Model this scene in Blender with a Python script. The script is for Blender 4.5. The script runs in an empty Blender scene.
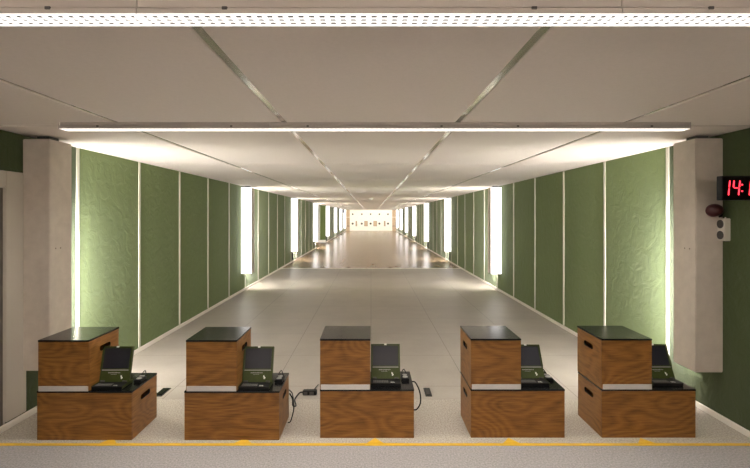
import bpy, bmesh, math, random
from mathutils import Vector, Matrix
random.seed(4)
S = bpy.context.scene
COL = S.collection

# ---------------------------------------------------------------- camera, world, exposure
cd = bpy.data.cameras.new('camera'); cam = bpy.data.objects.new('camera', cd); COL.objects.link(cam)
cam.location = (0, 0, 1.65); cam.rotation_euler = (math.radians(90), 0, 0)
cd.sensor_width = 36; cd.lens = 36*465/750
cd.shift_x = 4/750; cd.shift_y = -18/750
cd.clip_start = .05; cd.clip_end = 200
S.camera = cam
w = bpy.data.worlds.new('world'); S.world = w; w.use_nodes = True
w.node_tree.nodes['Background'].inputs[0].default_value = (.9, .88, .85, 1)
w.node_tree.nodes['Background'].inputs[1].default_value = .05
S.view_settings.view_transform = 'Standard'; S.view_settings.look = 'None'
S.view_settings.exposure = 0.66; S.view_settings.gamma = 1
S.view_settings.use_curve_mapping = False
LOUVRE_E = 0.75
LAMP_W = 24.0        # watts of each ceiling light run      # louvre of the ceiling lights
FRONT_E = 1.7        # luminous faces of the wall baffles
BACK_E = 74.0         # lamps behind the baffles
TARGET_FILL_E = 18.0 
UPFILL_E = 66.0          # added fill light on the back wall      # added lamps over the targets

# ---------------------------------------------------------------- sizes
XW = 2.83; ZC = 2.31; Y0 = -2.6; Y1 = 52.1; YCE = 49.6

# ---------------------------------------------------------------- materials
def nm(name):
    m = bpy.data.materials.new(name); m.use_nodes = True
    nt = m.node_tree; return m, nt, nt.nodes['Principled BSDF']
def simple(name, col, rough=.5, metal=0, spec=.5):
    m, nt, p = nm(name)
    p.inputs['Base Color'].default_value = (*col, 1); p.inputs['Roughness'].default_value = rough
    p.inputs['Metallic'].default_value = metal; p.inputs['Specular IOR Level'].default_value = spec
    return m
def noise(nt, scale, detail=3, rough=.5, vec=None, dim='3D'):
    n = nt.nodes.new('ShaderNodeTexNoise'); n.inputs['Scale'].default_value = scale
    n.inputs['Detail'].default_value = detail; n.inputs['Roughness'].default_value = rough
    if vec is not None: nt.links.new(vec, n.inputs['Vector'])
    return n
def coords(nt, kind='Object', scale=(1, 1, 1), loc=(0, 0, 0)):
    t = nt.nodes.new('ShaderNodeTexCoord'); mp = nt.nodes.new('ShaderNodeMapping')
    mp.inputs['Scale'].default_value = scale; mp.inputs['Location'].default_value = loc
    nt.links.new(t.outputs[kind], mp.inputs['Vector']); return mp.outputs[0]
def ramp(nt, fac, stops):
    r = nt.nodes.new('ShaderNodeValToRGB'); e = r.color_ramp.elements
    while len(e) < len(stops): e.new(.5)
    for k, (pos, c) in enumerate(stops): e[k].position = pos; e[k].color = (*c, 1)
    nt.links.new(fac, r.inputs[0]); return r.outputs[0]
def bump(nt, p, h, strength, dist):
    b = nt.nodes.new('ShaderNodeBump'); b.inputs['Strength'].default_value = strength
    b.inputs['Distance'].default_value = dist
    nt.links.new(h, b.inputs['Height']); nt.links.new(b.outputs[0], p.inputs['Normal'])
def noisy(name, c1, c2, scale, rough, metal=0, bs=0, bd=.002, vecscale=(1, 1, 1), spec=.5, detail=4):
    m, nt, p = nm(name); v = coords(nt, 'Object', vecscale); n = noise(nt, scale, detail, .6, v)
    nt.links.new(ramp(nt, n.outputs[0], [(.3, c1), (.7, c2)]), p.inputs['Base Color'])
    p.inputs['Roughness'].default_value = rough; p.inputs['Metallic'].default_value = metal
    p.inputs['Specular IOR Level'].default_value = spec
    if bs: bump(nt, p, n.outputs[0], bs, bd)
    return m
def math_n(nt, op, a, b=None, c=None):
    n = nt.nodes.new('ShaderNodeMath'); n.operation = op
    for k, x in enumerate((a, b, c)):
        if x is None: continue
        if isinstance(x, (int, float)): n.inputs[k].default_value = x
        else: nt.links.new(x, n.inputs[k])
    return n.outputs[0]
def emit(name, col, e):
    m = bpy.data.materials.new(name); m.use_nodes = True; nt = m.node_tree
    p = nt.nodes['Principled BSDF']; p.inputs['Base Color'].default_value = (*[c*.8 for c in col], 1)
    p.inputs['Emission Color'].default_value = (*col, 1); p.inputs['Emission Strength'].default_value = e
    return m

def tile_floor(name, base1, base2, rough, joint, tx=.94, ty=1.0, oy=.51, speck=.0, jw=.006):
    m, nt, p = nm(name); v = coords(nt)
    sep = nt.nodes.new('ShaderNodeSeparateXYZ'); nt.links.new(v, sep.inputs[0])
    def line(c, period, off):
        a = math_n(nt, 'ADD', c, period*100 - off + period/2)
        b = math_n(nt, 'MODULO', a, period)
        d = math_n(nt, 'ABSOLUTE', math_n(nt, 'SUBTRACT', b, period/2))
        return math_n(nt, 'LESS_THAN', d, jw/2)
    l = math_n(nt, 'MAXIMUM', line(sep.outputs[0], tx, 0), line(sep.outputs[1], ty, oy))
    n1 = noise(nt, 1.3, 5, .65, v); n2 = noise(nt, 50, 3, .7, v)
    f = math_n(nt, 'ADD', math_n(nt, 'MULTIPLY', n1.outputs[0], 1-speck), math_n(nt, 'MULTIPLY', n2.outputs[0], speck))
    c = ramp(nt, f, [(.34, base1), (.66, base2)])
    mx = nt.nodes.new('ShaderNodeMix'); mx.data_type = 'RGBA'
    nt.links.new(l, mx.inputs[0]); nt.links.new(c, mx.inputs[6]); mx.inputs[7].default_value = (*joint, 1)
    nt.links.new(mx.outputs[2], p.inputs['Base Color'])
    r = math_n(nt, 'ADD', math_n(nt, 'MULTIPLY', n1.outputs[0], .12), rough-.06)
    nt.links.new(r, p.inputs['Roughness'])
    return m

def wood(name, c1, c2, c3, axis_scale, rings=9):
    m, nt, p = nm(name)
    oi = nt.nodes.new('ShaderNodeObjectInfo')
    t = nt.nodes.new('ShaderNodeTexCoord')
    sc = nt.nodes.new('ShaderNodeVectorMath'); sc.operation = 'SCALE'
    nt.links.new(oi.outputs['Location'], sc.inputs[0]); sc.inputs[3].default_value = 1.73
    ad = nt.nodes.new('ShaderNodeVectorMath'); ad.operation = 'ADD'
    nt.links.new(t.outputs['Object'], ad.inputs[0]); nt.links.new(sc.outputs[0], ad.inputs[1])
    mp = nt.nodes.new('ShaderNodeMapping'); mp.inputs['Scale'].default_value = axis_scale
    nt.links.new(ad.outputs[0], mp.inputs['Vector'])
    big = noise(nt, 1.0, 1.5, .45, mp.outputs[0])
    x = math_n(nt, 'MULTIPLY', big.outputs[0], rings)
    fr = math_n(nt, 'FRACT', x)
    tri = math_n(nt, 'ABSOLUTE', math_n(nt, 'SUBTRACT', math_n(nt, 'MULTIPLY', fr, 2.0), 1.0))
    mp2 = nt.nodes.new('ShaderNodeMapping'); mp2.inputs['Scale'].default_value = (7, 7, 120)
    nt.links.new(ad.outputs[0], mp2.inputs['Vector'])
    fine = noise(nt, 1.0, 3, .6, mp2.outputs[0])
    f = math_n(nt, 'ADD', math_n(nt, 'MULTIPLY', tri, .19), math_n(nt, 'MULTIPLY', fine.outputs[0], .81))
    nt.links.new(ramp(nt, f, [(.27, c1), (.5, c2), (.72, c3)]), p.inputs['Base Color'])
    p.inputs['Roughness'].default_value = .42
    p.inputs['Specular IOR Level'].default_value = .35
    return m

M = {}
M['ceiling'] = noisy('ceiling panel board', (.80, .725, .655), (.84, .76, .69), 60, .85)
M['profile'] = simple('brushed ceiling profile', (.74, .72, .66), .13, .95)
M['crossprofile'] = simple('pale cross profile', (.86, .83, .78), .15, .9)
M['green'] = None
def green(name, k):
    m, nt, p = nm(name); v = coords(nt, 'Object', (1, 1, 1))
    n1 = noise(nt, 7.0, 3, .5, v); n1.inputs['Distortion'].default_value = 1.2
    n2 = noise(nt, 160, 3, .6, v)
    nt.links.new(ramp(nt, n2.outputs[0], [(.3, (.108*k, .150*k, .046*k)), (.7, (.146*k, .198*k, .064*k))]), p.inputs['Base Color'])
    p.inputs['Roughness'].default_value = .8
    p.inputs['Specular IOR Level'].default_value = .2
    p.inputs['Sheen Weight'].default_value = .15
    h = math_n(nt, 'ADD', n1.outputs[0], math_n(nt, 'MULTIPLY', n2.outputs[0], .08))
    bump(nt, p, h, .3, .03)
    return m
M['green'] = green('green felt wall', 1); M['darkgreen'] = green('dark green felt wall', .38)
M['strip'] = simple('cream cover strip', (.62, .60, .50), .45)
M['baseboard'] = simple('cream baseboard paint', (.80, .75, .67), .45)
M['backing'] = simple('wall backing', (.5, .46, .4), .9)
M['backwall'] = noisy('beige plaster', (.50, .45, .39), (.54, .49, .43), 20, .9)
M['concrete'] = noisy('pale concrete', (.50, .44, .375), (.58, .515, .44), 9, .8, bs=.2, bd=.003)
M['hole'] = simple('dark anchor hole', (.16, .12, .10), .9)
M['tile'] = tile_floor('polished stone tiles', (.285, .25, .21), (.375, .335, .285), .45, (.13, .115, .095), speck=.3)
M['terrazzo'] = noisy('speckled terrazzo', (.23, .20, .165), (.56, .505, .43), 85, .5, detail=3)
M['carpet'] = noisy('grey fine carpet', (.20, .182, .178), (.38, .352, .342), 85, .95, bs=.4, bd=.003, detail=3)
M['far'] = noisy('brown polished floor', (.24, .155, .095), (.32, .215, .135), 1.4, .25, vecscale=(3, .35, 1))
M['threshold'] = simple('pale threshold', (.66, .60, .52), .35)
M['yellow'] = noisy('yellow tape', (.60, .34, .012), (.68, .40, .02), 30, .5)
M['wood'] = wood('oiled veneer', (.115, .044, .008), (.215, .090, .019), (.290, .134, .031), (1.1, 1.1, 2.6), 24)
M['woodside'] = wood('oiled veneer side', (.16, .064, .012), (.27, .118, .027), (.34, .160, .040), (1.1, 1.1, 2.6), 20)
M['box_black'] = simple('dark box interior', (.006, .004, .003), .9)  # near-black paints in the shade inside the hollow boxes
M['black'] = noisy('black rubber top', (.005, .005, .005), (.009, .009, .009), 40, .17, spec=.4)
M['blackplastic'] = simple('black plastic', (.005, .005, .005), .45, spec=.2)
M['olive'] = noisy('olive painted metal', (.030, .040, .007), (.042, .054, .010), 30, .5, spec=.25)
M['screen'] = simple('dark screen', (.014, .014, .019), .35, spec=.3)
M['midgrey'] = simple('grey keys', (.13, .125, .115), .45)
M['grey'] = simple('grey plastic', (.34, .33, .30), .4)
M['label'] = simple('white print', (.78, .78, .72), .6)
M['alu'] = noisy('brushed aluminium strip', (.60, .57, .54), (.70, .67, .64), 30, .38, .35, vecscale=(1, 1, 12))
M['housing'] = simple('grey lamp housing', (.46, .415, .37), .5)
M['shade_plate'] = simple('dark inner reflector', (.07, .065, .06), .6)  # dark plate puts shade into the holes of the louvre
M['upfill'] = emit('added fill glass', (1, .94, .89), UPFILL_E)
M['louvre'] = emit('lit white louvre', (1, .97, .93), LOUVRE_E)
M['front'] = emit('luminous white panel', (1, .965, .955), FRONT_E)
M['backlamp'] = emit('luminous tube', (1, .955, .93), BACK_E)
M['target_fill'] = emit('added trough tube', (1, .93, .80), TARGET_FILL_E)
M['white'] = simple('white paint', (.78, .76, .72), .5)
M['whitewall'] = noisy('white far wall', (.74, .70, .62), (.80, .76, .68), 6, .8)
M['tan'] = noisy('tan board', (.40, .28, .18), (.47, .34, .22), 8, .7)
M['darkgrey'] = simple('dark grey', (.06, .055, .05), .6)
M['led'] = emit('red light segment', (1, .03, .05), 2.6)
M['maroon'] = simple('maroon lens', (.045, .005, .007), .4)
M['cream'] = simple('cream plastic', (.62, .58, .50), .4)
M['curtain'] = noisy('brown grey curtain', (.10, .083, .066), (.16, .135, .11), 8, .9, vecscale=(1, 9, .2))
def glass():
    m, nt, p = nm('door glass'); p.inputs['Base Color'].default_value = (.85, .85, .82, 1)
    p.inputs['Roughness'].default_value = .02; p.inputs['Transmission Weight'].default_value = 1
    return m
M['glass'] = glass()

# ---------------------------------------------------------------- helpers
def bx(bm, x0, x1, y0, y1, z0, z1, mi=0, bev=0):
    t = bmesh.new()
    vs = [t.verts.new((x, y, z)) for x in (x0, x1) for y in (y0, y1) for z in (z0, z1)]
    for f in ((0, 1, 3, 2), (4, 6, 7, 5), (0, 4, 5, 1), (2, 3, 7, 6), (0, 2, 6, 4), (1, 5, 7, 3)):
        t.faces.new([vs[i] for i in f])
    if bev: bmesh.ops.bevel(t, geom=t.edges[:], offset=bev, segments=2, affect='EDGES')
    merge(bm, t, mi)
def merge(bm, t, mi=0, mat=None):
    bmesh.ops.recalc_face_normals(t, faces=t.faces[:])
    vm = {v: bm.verts.new(mat @ v.co if mat else v.co) for v in t.verts}
    for f in t.faces:
        try: g = bm.faces.new([vm[v] for v in f.verts]); g.material_index = mi; g.smooth = f.smooth
        except ValueError: pass
    t.free()
def cyl(bm, p, r1, r2, h, axis='Z', seg=24, mi=0, bev=0):
    t = bmesh.new(); bmesh.ops.create_cone(t, cap_ends=True, segments=seg, radius1=r1, radius2=r2, depth=h)
    if bev: bmesh.ops.bevel(t, geom=[e for e in t.edges if len(e.link_faces) == 2 and any(len(f.verts) > 4 for f in e.link_faces)], offset=bev, segments=2, affect='EDGES')
    R = {'Z': Matrix(), 'X': Matrix.Rotation(math.pi/2, 4, 'Y'), 'Y': Matrix.Rotation(-math.pi/2, 4, 'X')}[axis]
    for f in t.faces: f.smooth = len(f.verts) == 4
    merge(bm, t, mi, Matrix.Translation(p) @ R)
def dome(bm, p, r, axis, squash=1, mi=0):
    t = bmesh.new(); bmesh.ops.create_uvsphere(t, u_segments=24, v_segments=14, radius=r)
    for v in t.verts: v.co.z *= squash
    for f in t.faces: f.smooth = True
    q = Vector((0, 0, 1)).rotation_difference(Vector(axis).normalized()).to_matrix().to_4x4()
    merge(bm, t, mi, Matrix.Translation(p) @ q)
def obj(name, bm, mats, parent=None, loc=(0, 0, 0)):
    me = bpy.data.meshes.new(name); bm.to_mesh(me); bm.free()
    for m in (mats if isinstance(mats, (list, tuple)) else [mats]): me.materials.append(m)
    o = bpy.data.objects.new(name, me); COL.objects.link(o); o.location = loc
    if parent: o.parent = parent
    return o
def box(name, b, mat, parent=None, bev=0):
    bm = bmesh.new(); bx(bm, *b, bev=bev); return obj(name, bm, mat, parent)
def tag(o, label=None, cat=None, group=None, kind=None):
    if label: o['label'] = label
    if cat: o['category'] = cat
    if group: o['group'] = group
    if kind: o['kind'] = kind
    return o
def thing(name, label, cat, loc=(0, 0, 0), group=None):
    o = bpy.data.objects.new(name, None); COL.objects.link(o); o.location = loc; o.empty_display_size = .05
    return tag(o, label, cat, group)
def struct(o, label, cat): return tag(o, label, cat, kind='structure')
def dup(root, loc, label, group=None):
    def cp(o, parent):
        c = o.copy(); COL.objects.link(c); c.parent = parent
        for ch in list(o.children): cp(ch, c)
        return c
    r = cp(root, None); r.location = loc; r['label'] = label
    if group: r['group'] = group
    return r
def tube(name, pts, r, mat, parent=None):
    # smooth swept tube through the points (Catmull-Rom), a real mesh
    P = [Vector(p) for p in pts]; Q = []
    E = [P[0]*2-P[1]] + P + [P[-1]*2-P[-2]]
    for i in range(1, len(E)-2):
        for k in range(8):
            t = k/8; a, b, c, d = E[i-1], E[i], E[i+1], E[i+2]
            Q.append(.5*((2*b) + (c-a)*t + (2*a-5*b+4*c-d)*t*t + (3*b-a-3*c+d)*t**3))
    Q.append(P[-1]); bm = bmesh.new(); rings = []
    for i, q in enumerate(Q):
        d = (Q[min(i+1, len(Q)-1)] - Q[max(i-1, 0)]).normalized()
        u = d.orthogonal() if i == 0 else (pu - d*pu.dot(d))
        u = u.normalized(); pu = u; v = d.cross(u)
        rings.append([bm.verts.new(q + r*(math.cos(a*math.pi/4)*u + math.sin(a*math.pi/4)*v)) for a in range(8)])
    for A, B in zip(rings, rings[1:]):
        for a in range(8):
            f = bm.faces.new((A[a], A[(a+1) % 8], B[(a+1) % 8], B[a])); f.smooth = True
    bm.faces.new(rings[0][::-1]); bm.faces.new(rings[-1])
    return obj(name, bm, mat, parent)

# ================================================================ SETTING
# floor
fl = struct(box('floor', (-XW-.2, XW+.2, 4.19, 14.5, -.1, 0), M['tile']), 'polished beige stone tile floor of the range', 'floor')
box('terrazzo_strip', (-XW-.2, XW+.2, 3.356, 4.188, -.1, 0), M['terrazzo'], fl)
box('carpet', (-XW-.2, XW+.2, Y0, 3.354, -.1, 0), M['carpet'], fl)
box('threshold_strip', (-XW-.01, XW+.01, 14.5, 14.72, -.1, .004), M['threshold'], fl)
box('polished_floor', (-4.6, XW+.2, 14.72, Y1+.3, -.1, 0), M['far'], fl)

# ceiling: boards with metal profiles between them
bm = bmesh.new()
xs = [-XW-.2, -1.80, -.615, .615, 1.80, XW+.2]
ys = [Y0] + [.91+2.5*k for k in range(0, 20)]
ys = [y for y in ys if y < YCE-.5] + [YCE]
for i in range(5):
    for j in range(len(ys)-1):
        g = .021
        bx(bm, xs[i]+(g if i else 0), xs[i+1]-(g if i < 4 else 0), ys[j]+.007, ys[j+1]-.007, ZC, ZC+.04, bev=.002)
ce = struct(obj('ceiling', bm, M['ceiling']), 'ceiling of wide beige boards between metal profiles', 'ceiling')
box('ceiling_slab', (-XW-.2, XW+.2, Y0, YCE, ZC+.041, ZC+.15), M['backing'], ce)
for x in xs[1:-1]:
    box('joint_profile', (x-.022, x+.022, Y0, YCE, ZC+.006, ZC+.0405), M['profile'], ce)
bm = bmesh.new()
for y in ys[1:-1]:
    for i in range(5):
        bx(bm, xs[i]+.022, xs[i+1]-.022, y-.0065, y+.0065, ZC+.001, ZC+.0405)
obj('cross_profile', bm, M['crossprofile'], ce)
# higher slab above the targets
struct(box('ceiling_over_targets', (-XW-.2, XW+.2, YCE-.3, Y1+.3, 2.95, 3.05), M['whitewall']), 'raised ceiling above the far target wall', 'ceiling')
struct(box('trim_1', (-XW-.2, XW+.2, YCE, YCE+.06, ZC, 2.95), M['whitewall']), 'ceiling edge before the targets', 'trim')

# walls
AL0, AL1 = 24.0, 29.0        # alcove on the left
DR0, DR1, DRZ = 2.55, 3.62, 1.90
def wall(side):
    s = -1 if side == 'left' else 1
    segs = [(Y0, DR0, 0, ZC+.1), (DR0, DR1, DRZ, ZC+.1), (DR1, AL0, 0, ZC+.1), (AL1, Y1+.3, 0, 3.0)] if s < 0 else [(Y0, 40, 0, ZC+.1), (40, Y1+.3, 0, 3.0)]
    bm = bmesh.new()
    for a, b, z0, z1 in segs:
        bx(bm, *sorted((s*(XW+.02), s*(XW+.18))), a, b, z0, z1)
    if s < 0:
        bx(bm, -4.5, -4.35, AL0-.15, AL1+.15, 0, ZC+.1)
        bx(bm, -4.35, -XW-.18, AL0-.15, AL0, 0, ZC+.1); bx(bm, -4.35, -XW-.02, AL1+.02, AL1+.17, 0, ZC+.1)
        bx(bm, -4.5, -XW-.19, AL0-.15, AL1+.17, ZC+.02, ZC+.12)
    W = struct(obj('wall_'+side, bm, M['backing']), side+' wall lined with green felt panels and cream strips', 'wall')
    seams = [Y0, 3.30] + [(4.48 if s < 0 else 4.43)+1.195*k for k in range(0, 40)] + [Y1]
    seams = [q for q in seams if q <= Y1]
    for a, b in zip(seams, seams[1:]):
        pieces = [(a, b, 0.0, ZC)]
        if s < 0:
            if b <= DR1: pieces = [(a, DR0, 0, ZC), (DR0, b, DRZ, ZC)]
            elif a < DR1: pieces = [(a, DR1, DRZ, ZC), (DR1, b, 0, ZC)]
            elif a < AL0 < b: pieces = [(a, AL0, 0, ZC)]
            elif a >= AL0 and b <= AL1: pieces = []
            elif a < AL1 < b: pieces = [(AL1, b, 0, ZC)]
        for (p, q, z0, z1) in pieces:
            bm = bmesh.new(); bx(bm, *sorted((s*XW, s*(XW+.0199))), p+.0005, q-.0005, z0+.001, z1-.001)
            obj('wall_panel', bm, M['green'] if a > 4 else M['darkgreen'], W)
    for y in seams[2:-1]:
        if s < 0 and AL0-.05 < y < AL1+.05: continue
        box('cover_strip', (*sorted((s*(XW-.009), s*(XW-.0002))), y-.022, y+.022, .047, ZC-.002), M['strip'], W, bev=.002)
    return W
WL = wall('left'); WR = wall('right')
box('alcove_panel', (-4.34, -XW-.001, AL1-.02, AL1-.0005, .162, ZC+.01), M['green'], WL)
box('cover_strip', (-3.24, -3.17, AL1-.03, AL1-.0205, .17, ZC+.01), M['strip'], WL)
struct(box('wall_back', (-XW-.2, XW+.2, Y0-.15, Y0, 0, ZC+.1), M['backwall']), 'plain wall behind the firing line', 'wall')
struct(box('wall_far', (-XW-.02, XW+.02, Y1, Y1+.15, 0, 2.95), M['whitewall']), 'bright white far wall behind the targets', 'wall')
# baseboards
bm = bmesh.new()
for a, b in ((Y0, AL0), (AL1, Y1)): bx(bm, -XW+.0085, -XW+.026, a, b, 0, .050, bev=.004)
bx(bm, -4.34, -XW+.022, AL1-.04, AL1-.0005, 0, .16, bev=.004)
struct(obj('baseboard_left', bm, M['baseboard']), 'cream baseboard along the left wall', 'baseboard')
bm = bmesh.new(); bx(bm, XW-.022, XW, Y0, Y1, 0, .045, bev=.004)
struct(obj('baseboard_right', bm, M['baseboard']), 'cream baseboard along the right wall', 'baseboard')

# glass door on the left wall
d = struct(thing('door_1', '', ''), 'cream framed glass door in the left wall beside the concrete baffle', 'door')
bm = bmesh.new()
for (a, b, z0, z1) in ((DR1-.02, DR1+.19, .051, 2.0), (DR0-.13, DR0+.02, .0, 2.0), (DR0+.02, DR1-.02, 1.87, 2.0)):
    bx(bm, -XW-.05, -XW+.008, a, b, z0, z1, bev=.004)
obj('door_frame', bm, simple('beige door frame paint', (.52, .47, .40), .5), d)
bm = bmesh.new()
bx(bm, -XW-.06, -XW-.02, DR1-.07, DR1-.021, .02, 1.869); bx(bm, -XW-.06, -XW-.02, DR0+.021, DR0+.07, .02, 1.869)
bx(bm, -XW-.06, -XW-.02, DR0+.071, DR1-.071, .02, .10); bx(bm, -XW-.06, -XW-.02, DR0+.071, DR1-.071, 1.81, 1.869)
obj('door_leaf', bm, simple('dark bronze leaf', (.12, .10, .08), .5), d)
box('glass_pane', (-XW-.045, -XW-.037, DR0+.07, DR1-.07, .10, 1.81), M['glass'], d)
box('curtain', (-XW-.17, -XW-.14, DR0+.01, DR1-.01, .01, 1.89), M['curtain'], d)

# ================================================================ CEILING LIGHTS
def ceiling_light(y0, label):
    W_ = .090; zb = 2.262; x0 = -2.19; L = 1.477
    t = thing('ceiling_light', label, 'ceiling light', (x0+1.5*L, y0+W_/2, ZC), 'louvred strip lights under the ceiling')
    T = Vector(t.location)
    for k in range(3):
        a = x0 + k*L + .001 - T.x; b = a + L - .002
        yy0 = -W_/2; yy1 = W_/2
        bm = bmesh.new()
        bx(bm, a, b, yy0+.006, yy1-.006, -.024, 0, bev=.001)
        bx(bm, a, b, yy0+.002, yy0+.005, -.0455, -.0275); bx(bm, a, b, yy1-.005, yy1-.002, -.0455, -.0275)
        h = obj('housing', bm, M['housing'], t)
        bm = bmesh.new(); z0 = zb - ZC; z1 = z0 + .002
        bx(bm, a, b, yy0, yy0+.011, z0, z1); bx(bm, a, b, yy1-.011, yy1, z0, z1)
        for q in (1, 2):
            yc = yy0 + .011 + (W_-.022)*q/3; bx(bm, a, b, yc-.0045, yc+.0045, z0, z1)
        bx(bm, a, a+.012, yy0+.012, yy1-.012, z0, z1); bx(bm, b-.012, b, yy0+.012, yy1-.012, z0, z1)
        n = 46
        for i in range(1, n):
            xc = a + (b-a)*i/n; bx(bm, xc-.0075, xc+.0075, yy0+.012, yy1-.012, z0, z1)
        obj('louvre', bm, M['louvre'], t)
        box('shade_plate', (a+.001, b-.001, yy0+.006, yy1-.006, -.036, -.0265), M['shade_plate'], t)
        for sx in (-.47, .47):
            xm = (a+b)/2 + sx
            c = bmesh.new(); bx(c, xm-.008, xm+.008, yy0-.002, yy0+.0055, -.033, -.024, bev=.001)
            obj('clip', c, M['darkgrey'], t)
    la = bpy.data.lights.new('strip_lamp', 'AREA'); la.shape = 'RECTANGLE'; la.size = 3*L-.02; la.size_y = W_-.01
    la.energy = LAMP_W; la.color = (1, .955, .89); la.spread = math.radians(124)
    lo = bpy.data.objects.new('strip_lamp', la); COL.objects.link(lo); lo.location = (0, 0, zb-ZC-.0015); lo.parent = t
    for xe in (x0-.008-T.x, x0+3*L-T.x): box('end_cap', (xe, xe+.008, -W_/2+.002, W_/2-.002, zb-ZC, 0), M['housing'], t)
ceiling_light(1.41, 'wide white louvred strip light nearest the camera, running past both picture edges')
ceiling_light(3.265, 'white louvred strip light above the wooden boxes with both ends in view')

t = thing('wall_uplight', 'added unseen fill light trough on the wall behind the firing line', 'uplight', (0, Y0, 1.7))  # added light out of view, lifts the near ceiling
box('trough', (-2.2, 2.2, .0005, .16, -.06, .0), M['white'], t, bev=.004)
box('lamp_glass', (-2.18, 2.18, .02, .14, .0005, .012), M['upfill'], t)

# ================================================================ WALL BAFFLES
NB = ['nearest', 'second', 'third', 'fourth', 'fifth', 'sixth', 'seventh', 'eighth']
def baffle(side, k):
    s = -1 if side == 'left' else 1
    y = (3.775 if s < 0 else 3.735) + 6.36*k; wd = .222; dp = .28; z0 = .392; z1 = 2.275
    if k == 0: lab = 'pale concrete wall baffle hanging clear of the floor, ' + ('beside the glass door' if s < 0 else 'beside the red clock and sockets')
    else: lab = '%s wall baffle from the camera on the %s wall, with a glowing white face' % (NB[k], side)
    t = thing('wall_baffle', lab, 'wall baffle', (s*(XW-wd/2), y, z0), 'baffles along the range walls')
    H = z1-z0
    b = box('baffle_body', (-wd/2, wd/2, .0 if k == 0 else .02, dp, 0, H), M['concrete'], t, bev=.006)
    box('hanger', (-.05, .05, .08, .2, H, ZC-z0-.0005), M['darkgrey'], t)
    if k == 0:
        for q in (.07, .13):
            bm = bmesh.new(); cyl(bm, (-s*(wd/2+.0005), q, .99), .006, .006, .003, 'X', 12); obj('anchor_hole', bm, M['hole'], t)
    else:
        box('light_panel', (-wd/2, wd/2, .0, .0195, 0, H), M['front'], t, bev=.002)
    box('lamp', (-.09, .09, dp+.0005, dp+.03, .06, 1.22), M['backlamp'], t, bev=.004)
    if k in (2, 3, 4):
        bm = bmesh.new(); bx(bm, s*(wd/2-.03)-.02, s*(wd/2-.03)+.02, .1, .14, -.30, -.0005)
        obj('cable_duct', bm, M['darkgrey'], t)
for side in ('left', 'right'):
    for k in range(8): baffle(side, k)

# added lamps, hidden above the targets to brighten the far wall
for i, x in enumerate((-1.4, 1.4)):
    t = thing('added_trough_light', ('left' if i == 0 else 'right') + ' half of the added hidden fill light above the white target wall', 'light', (x, YCE+.35, 2.95))
    box('housing', (-1.3, 1.3, -.08, .08, -.06, -.0005), M['white'], t)
    box('tube', (-1.28, 1.28, -.06, .06, -.085, -.0605), M['target_fill'], t)

# ================================================================ FAR END
tx = [-2.05, -1.03, -.04, .94, 1.90]
pos = ['leftmost', 'second from left', 'middle', 'second from right', 'rightmost']
for i, x in enumerate(tx):
    t = thing('target_marker', 'small dark square marker high on the white far wall, %s of the row' % pos[i], 'marker', (x, Y1, 1.85), 'dark markers over the targets')
    box('marker_plate', (-.1, .1, -.02, 0, -.1, .1), M['white'], t); box('marker_face', (-.085, .085, -.03, -.0205, -.09, .09), M['darkgrey'], t)
    t = thing('shooting_target', 'white shooting target with dark centre on the far wall, %s of five' % pos[i], 'target', (x, Y1-.1, .8), 'shooting targets on the far wall')
    box('frame', (-.27, .27, 0, .1, -.27, .27), M['white'], t, bev=.01)
    box('target_card', (-.24, .24, -.006, -.0005, -.24, .24), M['whitewall'], t)
    bm = bmesh.new(); cyl(bm, (0, -.010, 0),   .12, .12, .006, 'Y', 32); obj('bullseye', bm, M['darkgrey'], t)
for i, (x, wd) in enumerate(((-1.64, .17), (-.56, .38), (.47, .40), (1.53, .17))):
    t = thing('target_board', ['narrow tan board between the two leftmost targets', 'broad tan board left of the middle target', 'broad tan board right of the middle target', 'narrow tan board between the two rightmost targets'][i], 'board', (x, Y1-.1, .80))
    box('board', (-wd/2+.03, wd/2-.03, .0, .1, -.26, .26), M['tan'], t)
    bm = bmesh.new()
    for a, b, c, e in ((-wd/2, -wd/2+.03, -.29, .29), (wd/2-.03, wd/2, -.29, .29), (-wd/2+.03, wd/2-.03, -.29, -.26), (-wd/2+.03, wd/2-.03, .26, .29)): bx(bm, a, b, -.03, .1, c, e)
    obj('board_frame', bm, M['darkgrey'], t)
for s in (-1, 1):
    t = thing('side_screen', 'tall tan wooden screen at the %s end of the target wall' % ('left' if s < 0 else 'right'), 'screen', (s*2.58, Y1-.15, 0))
    box('screen_board', (-.2, .2, 0, .1499, .0, 2.5), M['tan'], t)
    box('lower_frame', (-.19, .19, -.03, -.0005, .5, .56), M['darkgrey'], t); box('rail', (-.2, .2, -.02, -.0005, 1.5, 1.54), M['whitewall'], t)
t = thing('wall_speaker', 'small dark speaker high on the left wall near the far end', 'speaker', (-XW, 46, 2.12))
box('speaker_case', (.0005, .16, -.08, .08, -.14, .14), M['darkgrey'], t, bev=.01); box('grille', (.02, .14, -.09, -.0805, -.12, .12), M['blackplastic'], t)
t = thing('smoke_detector', 'small round white detector on the ceiling centre', 'smoke detector', (0, 17.3, ZC))
bm = bmesh.new(); cyl(bm, (0, 0, -.0125), .065, .075, .024, bev=.002); obj('detector_base', bm, M['white'], t)
bm = bmesh.new(); dome(bm, (0, 0, -.026), .05, (0, 0, 1), .6); obj('detector_dome', bm, M['white'], t)

t = thing('added_alcove_light', 'added unseen fill light inside the alcove of the left wall', 'light', (-3.6, AL0, 1.2))  # added light, hidden from the camera, brightens the alcove face
box('light_body', (-.06, .06, .0005, .05, -.8, .8), M['white'], t); box('lamp', (-.05, .05, .0505, .07, -.78, .78), M['backlamp'], t)

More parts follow.
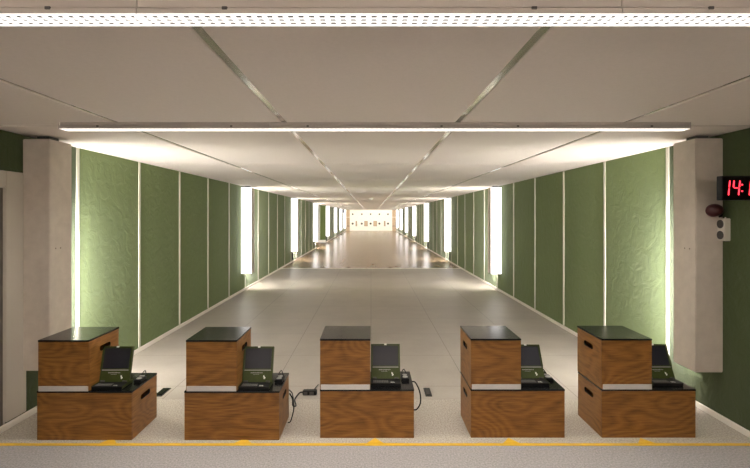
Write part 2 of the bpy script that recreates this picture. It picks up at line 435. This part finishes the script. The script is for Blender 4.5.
# ================================================================ RIGHT WALL FITTINGS
cl = thing('digital_clock', 'black digital clock with red lit numerals at the right picture edge', 'clock', (2.265, 3.0, 1.752))
box('clock_case', (0, .415, .0, .05, 0, .157), M['blackplastic'], cl, bev=.003)
box('clock_face', (.008, .407, -.002, -.0003, .008, .149), simple('clock glass', (.006, .002, .003), .12), cl)
def seg(bm, a, b, t=.0028):
    a = Vector(a); b = Vector(b); dv = (b-a).normalized(); n = Vector((-dv.y, dv.x))*t; e = dv*t
    pts = [a, a+e+n, b-e+n, b, b-e-n, a+e-n]
    lo = [bm.verts.new((p.x, -.006, p.y)) for p in pts]; hi = [bm.verts.new((p.x, -.0025, p.y)) for p in pts]
    bm.faces.new(lo); bm.faces.new(hi[::-1])
    for i in range(6): bm.faces.new((lo[i], hi[i], hi[(i+1) % 6], lo[(i+1) % 6]))
def digit(bm, xr, ch, zc=.079):
    h = .05; W2 = .038; sl = .10
    P = lambda u, v: (xr - W2*(1-u) + sl*v*h, zc + v*h)
    g = .06
    S_ = {'b': ((1, g), (1, 1-g)), 'c': ((1, -1+g), (1, -g)), 'f': ((0, g), (0, 1-g)), 'g': ((g*2, 0), (1-g*2, 0))}
    for q in {'1': 'bc', '4': 'bcfg'}[ch]:
        seg(bm, P(*S_[q][0]), P(*S_[q][1]))
for xr, ch in ((.043, '1'), (.108, '4'), (.178, '1')):
    bm = bmesh.new(); digit(bm, xr, ch); obj('numeral', bm, M['led'], cl)
bm = bmesh.new()
for z in (.058, .100): bx(bm, .122, .130, -.006, -.0025, z-.004, z+.004)
obj('colon', bm, M['led'], cl)
box('wall_bracket', (.4155, XW-2.265-.0005, .015, .035, .05, .11), M['darkgrey'], cl)

so = thing('wall_socket', 'cream twin power socket on the green wall beside the right concrete baffle', 'socket', (XW, 3.70, 1.543))
box('socket_case', (-.048, -.0005, -.044, .046, -.09, .088), M['cream'], so, bev=.004)
for z in (-.045, .043):
    bm = bmesh.new(); t0 = bmesh.new(); bmesh.ops.create_cone(t0, cap_ends=True, segments=28, radius1=.034, radius2=.034, depth=.004); merge(bm, t0, 0, Matrix.Translation((-.0503, .002, z)) @ Matrix.Rotation(math.pi/2, 4, 'Y'))
    r = obj('socket_well', bm, M['darkgrey'], so)
box('switch_edge', (-.050, -.040, -.0475, -.0445, -.088, .098), M['cream'], so)
rl = thing('warning_lamp', 'dark red round dome lamp on the green wall just above the sockets', 'warning lamp', (XW, 3.76, 1.69))
bm = bmesh.new(); cyl(bm, (-.02, .0, -.03), .035, .03, .039, 'X', bev=.003); obj('lamp_base', bm, M['blackplastic'], rl)
bm = bmesh.new(); cyl(bm, (-.052, -.01, -.015), .018, .022, .05, 'X'); obj('lamp_neck', bm, M['maroon'], rl)
bm = bmesh.new(); dome(bm, (-.080, -.03, .006), .066, (-.15, -.1, 1), .78); obj('lamp_dome', bm, M['maroon'], rl)

# ================================================================ FLOOR MARKS
tag(box('floor_line', (-XW+.022, XW-.022, 3.338, 3.374, .0002, .002), M['yellow']), 'long yellow tape line across the floor in front of the boxes', 'floor marking')
for i, x in enumerate((-1.91, -.93, .03, 1.02, 2.0)):
    bm = bmesh.new()
    lo = [bm.verts.new(p) for p in ((-.060, 0, 0), (.060, 0, 0), (0, .078, 0))]; hi = [bm.verts.new((v.co.x, v.co.y, .0018)) for v in lo]
    bm.faces.new(lo[::-1]); bm.faces.new(hi)
    for a in range(3): bm.faces.new((lo[a], lo[(a+1) % 3], hi[(a+1) % 3], hi[a]))
    tag(obj('triangle_marker', bm, M['yellow'], loc=(x, 3.376, .0003)), 'small yellow triangle on the tape line before the %s stack of boxes' % pos[i], 'floor marking', 'yellow triangles on the tape line')

# ================================================================ WOODEN BOXES
def slot_panel(y0, y1, z0, z1, t, yc, zc, L, Hh, x):
    """side panel in the YZ plane with a rounded hand slot, thickness t from x inward"""
    bm = bmesh.new(); n = 10; r = Hh/2; inner = []
    for k in range(n+1):
        a = -math.pi/2 + math.pi*k/n; inner.append((yc+L/2-r+r*math.cos(a), zc+r*math.sin(a)))
    for k in range(n+1):
        a = math.pi/2 + math.pi*k/n; inner.append((yc-L/2+r+r*math.cos(a), zc+r*math.sin(a)))
    outer = []
    for (y, z) in inner:      # project each slot point out to the rectangle
        dy, dz = y-yc, z-zc
        if dy == 0: dy = 1e-6
        t1 = ((y1-yc)/dy) if dy > 0 else ((y0-yc)/dy)
        t2 = ((z1-zc)/dz) if dz > 1e-9 else (((z0-zc)/dz) if dz < -1e-9 else 1e9)
        q = min(t1, t2); outer.append((yc+dy*q, zc+dz*q))
    for cy, cz in ((y0, z0), (y1, z0), (y1, z1), (y0, z1)):   # snap nearest to corners
        j = min(range(len(outer)), key=lambda i: (outer[i][0]-cy)**2+(outer[i][1]-cz)**2); outer[j] = (cy, cz)
    N = len(inner); V = {}
    for lay, xx in (('a', x), ('b', x+t)):
        V['i'+lay] = [bm.verts.new((xx, y, z)) for y, z in inner]; V['o'+lay] = [bm.verts.new((xx, y, z)) for y, z in outer]
    for k in range(N):
        j = (k+1) % N
        bm.faces.new((V['ia'][k], V['ia'][j], V['oa'][j], V['oa'][k])); bm.faces.new((V['ib'][j], V['ib'][k], V['ob'][k], V['ob'][j]))
        bm.faces.new((V['ia'][j], V['ia'][k], V['ib'][k], V['ib'][j])).material_index = 1; bm.faces.new((V['oa'][k], V['oa'][j], V['ob'][j], V['ob'][k]))
    bmesh.ops.recalc_face_normals(bm, faces=bm.faces[:])
    return bm
def crate(W_, D_, H_, label, loc, strip=False, group=None):
    t = thing('wooden_box', label, 'box', loc, group)
    k = .014; tt = .013; h = H_-tt
    box('front_panel', (0, W_, 0, k, 0, h-.0003), M['wood'], t, bev=.0012)
    box('back_panel', (0, W_, D_-k, D_, 0, h-.0003), M['wood'], t, bev=.0012)
    for x in (0, W_-k):
        bm = slot_panel(k+.0003, D_-k-.0003, 0, h-.0003, k, D_/2+.01, h*.75, .150, .040, x)
        obj('side_panel', bm, [M['woodside'], M['box_black']], t)
    box('bottom_panel', (k+.0003, W_-k-.0003, k+.0003, D_-k-.0003, .0, .012), M['box_black'], t)
    box('shade_sheet', (k+.004, W_-k-.004, k+.02, D_-k-.02, .02, .03), M['box_black'], t)  # dark sheet standing in for shade seen through the slots
    box('top_panel', (-.002, W_+.002, -.002, D_+.002, h, H_), M['black'], t, bev=.0015)
    if strip: box('metal_strip', (.006, W_-.002, -.006, -.0004, .0, .037), M['alu'], t, bev=.001)
    return t
LW, LD, LH = .697, .40, .361; UW, UD, UH = .372, .41, .375
stacks = [(-2.458, 3.422, .008), (-1.373, 3.422, .012), (-.378, 3.455, .0), (.744, 3.460, .0), (1.718, 3.460, .0)]
where = pos
PL = None
for i, (x, y, dx) in enumerate(stacks):
    lab_l = 'long low wooden box on the floor under the %s stack, black topped' % where[i]
    lab_u = 'short wooden box with silver base strip, on top of the %s stack' % where[i]
    if i == 0:
        PL = crate(LW, LD, LH, lab_l, (x, y, 0), group='long wooden boxes on the floor')
        PU = crate(UW, UD, UH, lab_u, (x+dx, y, LH+.0005), True, 'short wooden boxes stacked on top')
    else:
        dup(PL, (x, y, 0), lab_l); dup(PU, (x+dx, y, LH+.0005), lab_u)

# target monitors
def monitor(label, loc, tilt):
    t = thing('target_monitor', label, 'monitor', loc, 'olive monitors on the wooden boxes')
    # low tray
    bm = bmesh.new(); bx(bm, 0, .226, -.105, .055, 0, .022, bev=.003); tr = obj('base_tray', bm, M['blackplastic'], t)
    bm = bmesh.new(); bx(bm, -.002, .0, -.10, .05, .004, .026, bev=.0005); obj('side_rail', bm, M['olive'], t)
    bm = bmesh.new(); bx(bm, .226, .228, -.10, .05, .004, .026, bev=.0005); obj('side_rail', bm, M['olive'], t)
    bm = bmesh.new()
    for r in range(3):
        for c in range(9): bx(bm, .018+.013*c, .028+.013*c, -.09+.018*r, -.077+.018*r, .0225, .026, bev=.0006)
    obj('keypad', bm, M['midgrey'], t)
    bm = bmesh.new()
    for q, (px, pw) in enumerate(((.150, .008), (.161, .006), (.170, .010))): bx(bm, px, px+pw, -.085, -.077, .0223, .0232)
    for q in range(2): bx(bm, .150+.014*q, .160+.014*q, -.070, -.066, .0223, .0232)
    obj('printed_mark', bm, M['label'], t)
    # lid leaning back
    a = math.radians(tilt); R = Matrix.Translation((0, -.005, .023)) @ Matrix.Rotation(-a, 4, 'X')
    def lidpart(name, boxes, mat, parent=t):
        bm = bmesh.new()
        for b in boxes:
            tm = bmesh.new(); bx(tm, *b, bev=min(.0015, (b[5]-b[4])/3, (b[3]-b[2])/3)); merge(bm, tm, 0, R)
        return obj(name, bm, mat, parent)
    lid = lidpart('lid', [(0, .228, 0, .022, 0, .262)], M['olive'])
    lidpart('lid_rim', [(0, .010, -.010, -.0003, .090, .262), (.218, .228, -.010, -.0003, .090, .262), (.0105, .2175, -.010, -.0003, .252, .262)], M['olive'])
    lidpart('screen', [(.014, .214, -.004, -.0003, .098, .247)], M['screen'])
    lidpart('bezel_strip', [(.012, .216, -.007, -.0003, .084, .0895)], M['grey'])
    lidpart('latch', [(.105, .124, -.013, -.0003, .253, .264)], M['label'])
    rr = random.Random(7); bs = []; px = .062
    while px < .150:
        pw = rr.choice((.004, .006, .003)); bs.append((px, px+pw, -.0016, -.0003, .064, .071)); px += pw+.003
    px = .082
    while px < .125:
        pw = rr.choice((.004, .003)); bs.append((px, px+pw, -.0016, -.0003, .054, .058)); px += pw+.003
    lidpart('lettering', bs, M['grey'])
    lidpart('emblem', [(.164, .170, -.0018, -.0003, .022, .046), (.1705, .176, -.0018, -.0003, .026, .036), (.160, .1635, -.0018, -.0003, .034, .050)], M['label'])
    bm = bmesh.new()
    for xx in (.03, .198):
        cyl(bm, (xx, -.012, .030), .007, .007, .03, 'X', 14)
    obj('hinge', bm, M['darkgrey'], t)
    return t
def control(label, loc):
    t = thing('control_unit', label, 'control unit', loc, 'small control units beside the monitors')
    bm = bmesh.new(); bx(bm, -.030, .030, -.05, .05, 0, .022, bev=.004); obj('unit_case', bm, M['blackplastic'], t)
    bm = bmesh.new(); cyl(bm, (0, -.012, .0255), .022, .018, .006, 'Z', 24, bev=.001); obj('dial', bm, M['grey'], t)
    bm = bmesh.new(); bx(bm, -.018, .018, .022, .038, .0225, .03, bev=.002); obj('connector', bm, M['grey'], t)
    tube('lead', [(-.01, .05, .012), (-.02, .075, .03), (-.004, .09, .05), (.012, .07, .03), (.018, .052, .012)], .0035, M['blackplastic'], t)
    return t
ctl = None
for i, (x, y, dx) in enumerate(stacks):
    gap, my, tilt = ((.004, .128, 15), (.006, .125, 18), (.006, .165, 20), (.010, .165, 30), (.050, .165, 27))[i]
    lx = x + dx + UW + gap
    monitor('olive cased monitor with dark screen on the %s stack' % where[i], (lx, y+my, LH+.0005), tilt)
    if i == 4: continue
    lc = 'small black control unit right of the monitor on the %s stack' % where[i]
    pc = (min(lx+.268, x+LW-.032), y+.215, LH+.0005)
    if ctl is None: ctl = control(lc, pc)
    else: dup(ctl, pc, lc)

# ================================================================ FLOOR SOCKETS AND CABLES
def floor_plate(label, x, y, wd, dp, z=.0005):
    t = thing('floor_socket', label, 'floor socket', (x, y, z), 'black floor sockets')
    box('socket_plate', (-wd/2, wd/2, -dp/2, dp/2, 0, .006), M['blackplastic'], t, bev=.001)
    box('socket_lid', (-wd/2+.01, wd/2-.01, -dp/2+.02, dp/2-.02, .0063, .010), M['black'], t, bev=.001)
floor_plate('black floor socket behind the leftmost stack of boxes', -1.95, 4.35, .075, .20)
floor_plate('black floor socket on the tiles right of the middle stack', .53, 4.35, .06, .20)
pb = thing('plug_block', 'black plug block on the floor between second and middle stacks', 'plug block', (-.565, 4.30, .0005))
box('block_case', (-.065, .065, -.03, .03, 0, .04), M['blackplastic'], pb, bev=.006)
box('socket_cover', (-.055, -.02, -.034, -.0305, .008, .034), M['darkgrey'], pb); box('socket_cover', (.0, .04, -.034, -.0305, .008, .034), M['darkgrey'], pb)
tube('floor_lead', [(.02, .03, .006), (.03, .12, .006), (.05, .24, .005)], .004, M['blackplastic'], pb)
tag(tube('power_cable', [(-.664, 3.80, .20), (-.645, 3.83, .14), (-.655, 3.90, .06), (-.645, 4.0, .02), (-.68, 4.15, .012), (-.66, 4.28, .02), (-.633, 4.30, .022)], .006, M['blackplastic']), 'black cable from the second stack to the plug block on the floor', 'cable')
tag(tube('thin_cable', [(-.662, 3.75, .25), (-.63, 3.73, .22), (-.615, 3.70, .12), (-.635, 3.68, .03), (-.66, 3.70, .006)], .004, M['blackplastic']), 'thin black cable looping down beside the second stack', 'cable')
tag(tube('black_cable', [(.3235, 3.70, .335), (.355, 3.69, .325), (.385, 3.66, .26), (.385, 3.63, .19), (.355, 3.61, .15), (.3245, 3.60, .15)], .0055, M['blackplastic']), 'black cable looping out of the side of the middle stack', 'cable')
